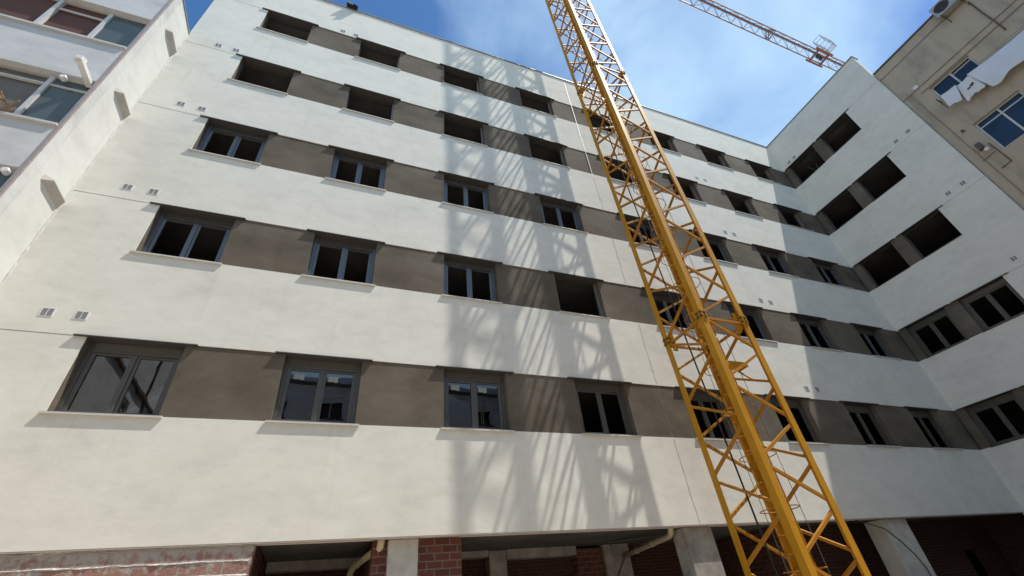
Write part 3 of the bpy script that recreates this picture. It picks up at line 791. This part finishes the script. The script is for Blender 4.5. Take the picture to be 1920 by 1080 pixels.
ORANGE = flat_mat('faded_brown_orange_paint', (0.27,0.145,0.095), 0.5, 0, 0.15, 4)
PALE = flat_mat('skylit_grey_bracing', (0.22,0.20,0.21), 0.5, 0.1, 0.1, 4)  # grey of the sky light is painted into the jib bracing
STEEL = flat_mat('dark_steel', (0.06,0.055,0.05), 0.45, 0.5, 0.2, 10)
RUB = flat_mat('black_cable', (0.02,0.02,0.02), 0.6, 0, 0.1)
ROPE = flat_mat('wire_rope', (0.16,0.13,0.11), 0.6, 0.3, 0.1)
BASKET = flat_mat('grey_basket_steel', (0.45,0.45,0.44), 0.5, 0.3, 0.1)
cr = thing('tower_crane', 'yellow lattice tower crane with jib, standing in front of the white facade', 'crane', (0.46,-1.48,0), local=True)
cr.rotation_euler = (0, -0.011, 0)
A = 0.55; LS = 0.142; BRS = 0.048
CN = {'N':(-A,-A), 'R':(A,-A), 'L':(-A,A), 'B':(A,A)}
FACES = [('N','R',0), ('L','N',0), ('L','B',1), ('R','B',0)]     # (first, second, parity of 'first' nodes)
def nodes(z0, z1, joint, pitch):
    ks = []
    k_ = int(math.floor((z0-joint)/pitch))
    while joint+k_*pitch <= z1+1e-6:
        if joint+k_*pitch >= z0-1e-6: ks.append((k_, joint+k_*pitch))
        k_ += 1
    return ks
# parity found on the photo: N,even / R,odd ; L,even / N,odd ; L,odd / B,even ; R,even / B,odd
RULE = [('N','R'), ('L','N'), ('B','L'), ('R','B')]              # first has even nodes, second odd
def mast_section(z0, z1, joint, pitch):
    sec = bpy.data.objects.new('mast_section', None); COL.objects.link(sec); sec.parent = cr; sec['local'] = 1
    sec.empty_display_size = 0.2
    for nm, (x, y) in CN.items():
        f = MB(); ox, oy = (x-LS/2 if x < 0 else x+LS/2), (y-LS/2 if y < 0 else y+LS/2)     # outer corner of the angle iron
        sx, sy_ = (1 if x < 0 else -1), (1 if y < 0 else -1); T = 0.016
        poly = [(0,0),(LS,0),(LS,T),(T,T),(T,LS),(0,LS)]
        pts = [(ox+sx*px, oy+sy_*py) for px, py in poly]
        if sx*sy_ < 0: pts.reverse()
        n6 = len(pts); b0_ = len(f.v)
        f.v += [(px,py,z0+0.004) for px,py in pts]+[(px,py,z1-0.004) for px,py in pts]
        for q in range(n6): f.f.append((b0_+q, b0_+(q+1)%n6, b0_+n6+(q+1)%n6, b0_+n6+q)); f.m.append(0)
        f.f.append(tuple(b0_+q for q in range(n6))[::-1]); f.m.append(0)
        f.f.append(tuple(b0_+n6+q for q in range(n6))); f.m.append(0)
        f.build('leg', CRANE, sec, bevel=0.004)
    ns_ = nodes(z0, z1, joint, pitch)
    for a_, b_ in RULE:
        f = MB(); pa, pb = Vector((*CN[a_],0)), Vector((*CN[b_],0)); d = (pb-pa).normalized()
        nout = Vector((0,0,1)).cross(d); mid = (pa+pb)/2
        if nout.dot(mid) < 0: nout = -nout
        off = nout*(LS/2-0.017-BRS/2)                                # braces sit on the inside of the flanges
        pa2, pb2 = pa-d*0.01+off, pb+d*0.01+off
        for (k0, za), (k1, zb_) in zip(ns_, ns_[1:]):
            e0 = (k0 % 2 == 0)
            p0 = (pa2 if e0 else pb2)+Vector((0,0,za+0.055)); p1 = (pb2 if e0 else pa2)+Vector((0,0,zb_-0.055))
            nrm = d.cross(Vector((0,0,1)))
            f.bar(p0, p1, BRS, BRS, nrm)
        for zj in (z1-0.07,):
            f.bar(pa2+Vector((0,0,zj)), pb2+Vector((0,0,zj)), BRS, BRS)
        f.build('bracing', BRACE, sec)
    f = MB()                                                     # gussets and pin lugs at the ends
    for nm, (x, y) in CN.items():
        for zj, sg in ((z0,1),(z1,-1)):
            a0, a1 = sorted((zj+sg*0.01, zj+sg*0.20))
            sx, sy_ = (-1 if x > 0 else 1), (-1 if y > 0 else 1)
            for tx in (0, 1):
                if tx == 0:
                    xa, xb = sorted((x+sx*LS/2, x+sx*(LS/2+0.11))); f.box(xa, xb, y-0.012, y+0.012, a0, a1)
                else:
                    ya, yb = sorted((y+sy_*LS/2, y+sy_*(LS/2+0.11))); f.box(x-0.012, x+0.012, ya, yb, a0, a1)
    f.build('gusset', CRANE, sec)
    for nm, (x, y) in CN.items():
        f = MB()
        for q in (-0.045, 0.045):
            f.box(x+q-0.011, x+q+0.011, y-LS/2-0.030, y-LS/2-0.001, z1-0.10, z1+0.10)
            f.box(x-LS/2-0.030, x-LS/2-0.001, y+q-0.011, y+q+0.011, z1-0.10, z1+0.10)
        for zz2 in (z1-0.05, z1+0.05):
            f.tube([(x-0.075, y-LS/2-0.018, zz2),(x+0.075, y-LS/2-0.018, zz2)], 0.015, 8, 1)
            f.tube([(x-LS/2-0.018, y-0.075, zz2),(x-LS/2-0.018, y+0.075, zz2)], 0.015, 8, 1)
        f.build('connecting_lug', [CRANE, STEEL], sec)
    # ladder in the corner by the far leg
    f = MB()
    ra, rb = Vector((0.21,0.39,0)), Vector((0.44,0.11,0))
    for r0 in (ra, rb): f.bar(r0+Vector((0,0,z0+0.02)), r0+Vector((0,0,z1-0.02)), 0.020, 0.020)
    z = z0+0.15
    while z < z1-0.05:
        f.tube([ra+Vector((0,0,z)), rb+Vector((0,0,z))], 0.008, 6); z += 0.29
    f.build('ladder', BRACE, sec)
    z = z0+0.45
    while z < z1-0.2:
        h = MB(); h.ring((0.10,0.05,z), 0.325, 0.009, 30, 6); h.build('safety_hoop', BRACE, sec, smooth=True); z += 0.90
    return sec
mast_section(0.55, 6.35, 6.35, 0.725)
mast_section(6.35, 16.71, 6.35, 0.74)
mast_section(16.71, 27.07, 16.71, 0.74)
mast_section(27.07, 33.6, 27.07, 0.74)
f = MB(); f.box(-1.3,1.3,-1.25,1.25,0.0,0.45)
f.build('concrete_base', CONC, cr, bevel=0.02)
f = MB()
for nm, (x, y) in CN.items(): f.box(x-0.2,x+0.2,y-0.2,y+0.2,0.451,0.55)
f.build('base_plate', CRANE, cr)
# rest platform with bracket
f = MB(); f.box(-0.22,0.38,-0.34,-0.12,5.40,5.42); f.box(-0.24,0.40,-0.36,-0.34,5.36,5.46); f.box(-0.24,-0.22,-0.34,-0.12,5.37,5.45); f.box(0.38,0.40,-0.34,-0.12,5.37,5.45)
for x in (-0.2,0.35): f.bar((x,-0.1,5.40),(x,-0.38,5.05),0.03)
f.build('rest_platform', CRANE, cr)
# lines in the mast
f = MB(); f.tube([(-0.26+0.012*math.sin(z*0.9), 0.31+0.012*math.cos(z*0.7), z) for z in [0.6+0.8*i for i in range(41)]], 0.017, 6); f.build('power_cable', RUB, cr)
f = MB(); f.tube([(0.30,-0.20,0.6),(0.30,-0.20,33)], 0.006, 5); f.tube([(-0.14,0.18,0.6),(-0.13,0.18,33)], 0.006, 5); f.build('hoist_rope', ROPE, cr)
# turntable and jib
f = MB(); f.tube([(0,0,33.6),(0,0,33.9)], 0.8, 24); f.build('slewing_ring', STEEL, cr)
jib = bpy.data.objects.new('jib', None); COL.objects.link(jib); jib.parent = cr; jib['local'] = 1
jib.location = (0,0,34.0); jib.rotation_euler = (0, 0.011, 0.008)
JL, PW, X0 = 30.5, 1.12, 0.6
ya, yb, yt, zt_ = 0.26, -0.44, -0.09, 0.67
f = MB(); f.bar((-1,ya,0),(JL,ya,0),0.07); f.bar((-1,yb,0),(JL,yb,0),0.07); f.build('bottom_chord', ORANGE, jib)
f = MB(); f.tube([(-1,yt,zt_),(JL,yt,zt_)], 0.05, 10); f.build('top_chord', RED, jib)
f = MB(); i = 0; x = X0
while x+PW < JL:
    xm = x+PW/2
    for y in (ya, yb):
        f.tube([(x,y,0),(xm,yt,zt_)], 0.016, 6); f.tube([(xm,yt,zt_),(x+PW,y,0)], 0.016, 6)
    s0, s1 = (ya,yb) if i % 2 == 0 else (yb,ya)
    f.tube([(x,s0,0),(x+PW,s1,0)], 0.012, 6)
    f.tube([(x,ya,0),(x,yb,0)], 0.014, 6)
    if i % 8 == 0:
        for dx in (0.0, 0.22):
            f.bar((x+dx,ya,0.01),(x+dx,yb,0.01),0.06); f.bar((x+dx,ya,0),(x+dx,yt,zt_),0.05); f.bar((x+dx,yb,0),(x+dx,yt,zt_),0.05)
    i += 1; x += PW
f.build('jib_bracing', PALE, jib)
f = MB(); f.tube([(0,-0.09,0.30),(JL,-0.09,0.30)], 0.012, 5); f.tube([(0,-0.2,0.42),(JL,-0.2,0.42)], 0.012, 5); f.tube([(0,-0.16,0.52),(JL,-0.16,0.52)], 0.02, 5); f.build('trolley_rope', ROPE, jib)
TX = 23.6
f = MB()
for x in (TX-0.55, TX+0.55):
    f.bar((x,ya+0.14,-0.10),(x,yb-0.14,-0.10),0.10)
for y in (ya+0.12, yb-0.12):
    f.bar((TX-0.85,y,-0.08),(TX+0.85,y,-0.08),0.11,0.16)
f.build('trolley', RED, jib)
f = MB(); f.tube([(TX-0.1,-0.1,-0.05),(TX-0.1,-0.1,0.1)], 0.16, 14); f.tube([(TX+0.2,-0.2,-0.08),(TX+0.2,0.05,-0.08)], 0.13, 14); f.build('sheave', STEEL, jib)
bs = MB(); b0, b1 = yb-0.20, yb-0.75; xa, xb = TX-0.85, TX+0.40; zb_, zt2 = -0.20, 0.65
for z in (zb_, 0.28, zt2):
    bs.tube([(xa,b0,z),(xb,b0,z),(xb,b1,z),(xa,b1,z),(xa,b0,z)], 0.022, 6)
for x, y in ((xa,b0),(xb,b0),(xb,b1),(xa,b1),(TX-0.25,b0),(TX+0.25,b0),(TX-0.25,b1),(TX+0.25,b1)): bs.tube([(x,y,zb_),(x,y,zt2)], 0.022, 6)
for q in range(9): bs.bar((xb-0.02-0.06*q,b0,zb_),(xb-0.02-0.06*q,b1,zb_),0.012)
for q in range(6): bs.bar((xb-0.5,b0-0.1*q,zb_),(xb,b0-0.1*q,zb_),0.012)
bs.build('basket', BASKET, jib)

# ------------------------------------------------------------------ scrap on the roof edge
f = MB()
f.hexa([(-0.12,-0.20,-0.02),(0.10,-0.17,-0.02),(0.10,0.02,0.0),(-0.12,0.02,0.0),(-0.04,-0.14,0.22),(0.0,-0.12,0.22),(0.0,-0.06,0.20),(-0.03,-0.06,0.20)])
f.hexa([(0.09,-0.24,-0.05),(0.26,-0.20,-0.06),(0.24,0.0,0.0),(0.10,0.0,0.0),(0.10,-0.20,0.05),(0.18,-0.18,0.02),(0.17,0.0,0.02),(0.10,0.0,0.05)])
sc = f.build('roof_scrap', flat_mat('black_membrane', (0.025,0.022,0.02), 0.8, 0, 0.2)); sc.location = (-8.45, 0.0, ROOF+0.047)
tag(sc, 'scrap of black roofing membrane sticking up on the parapet edge', 'scrap')
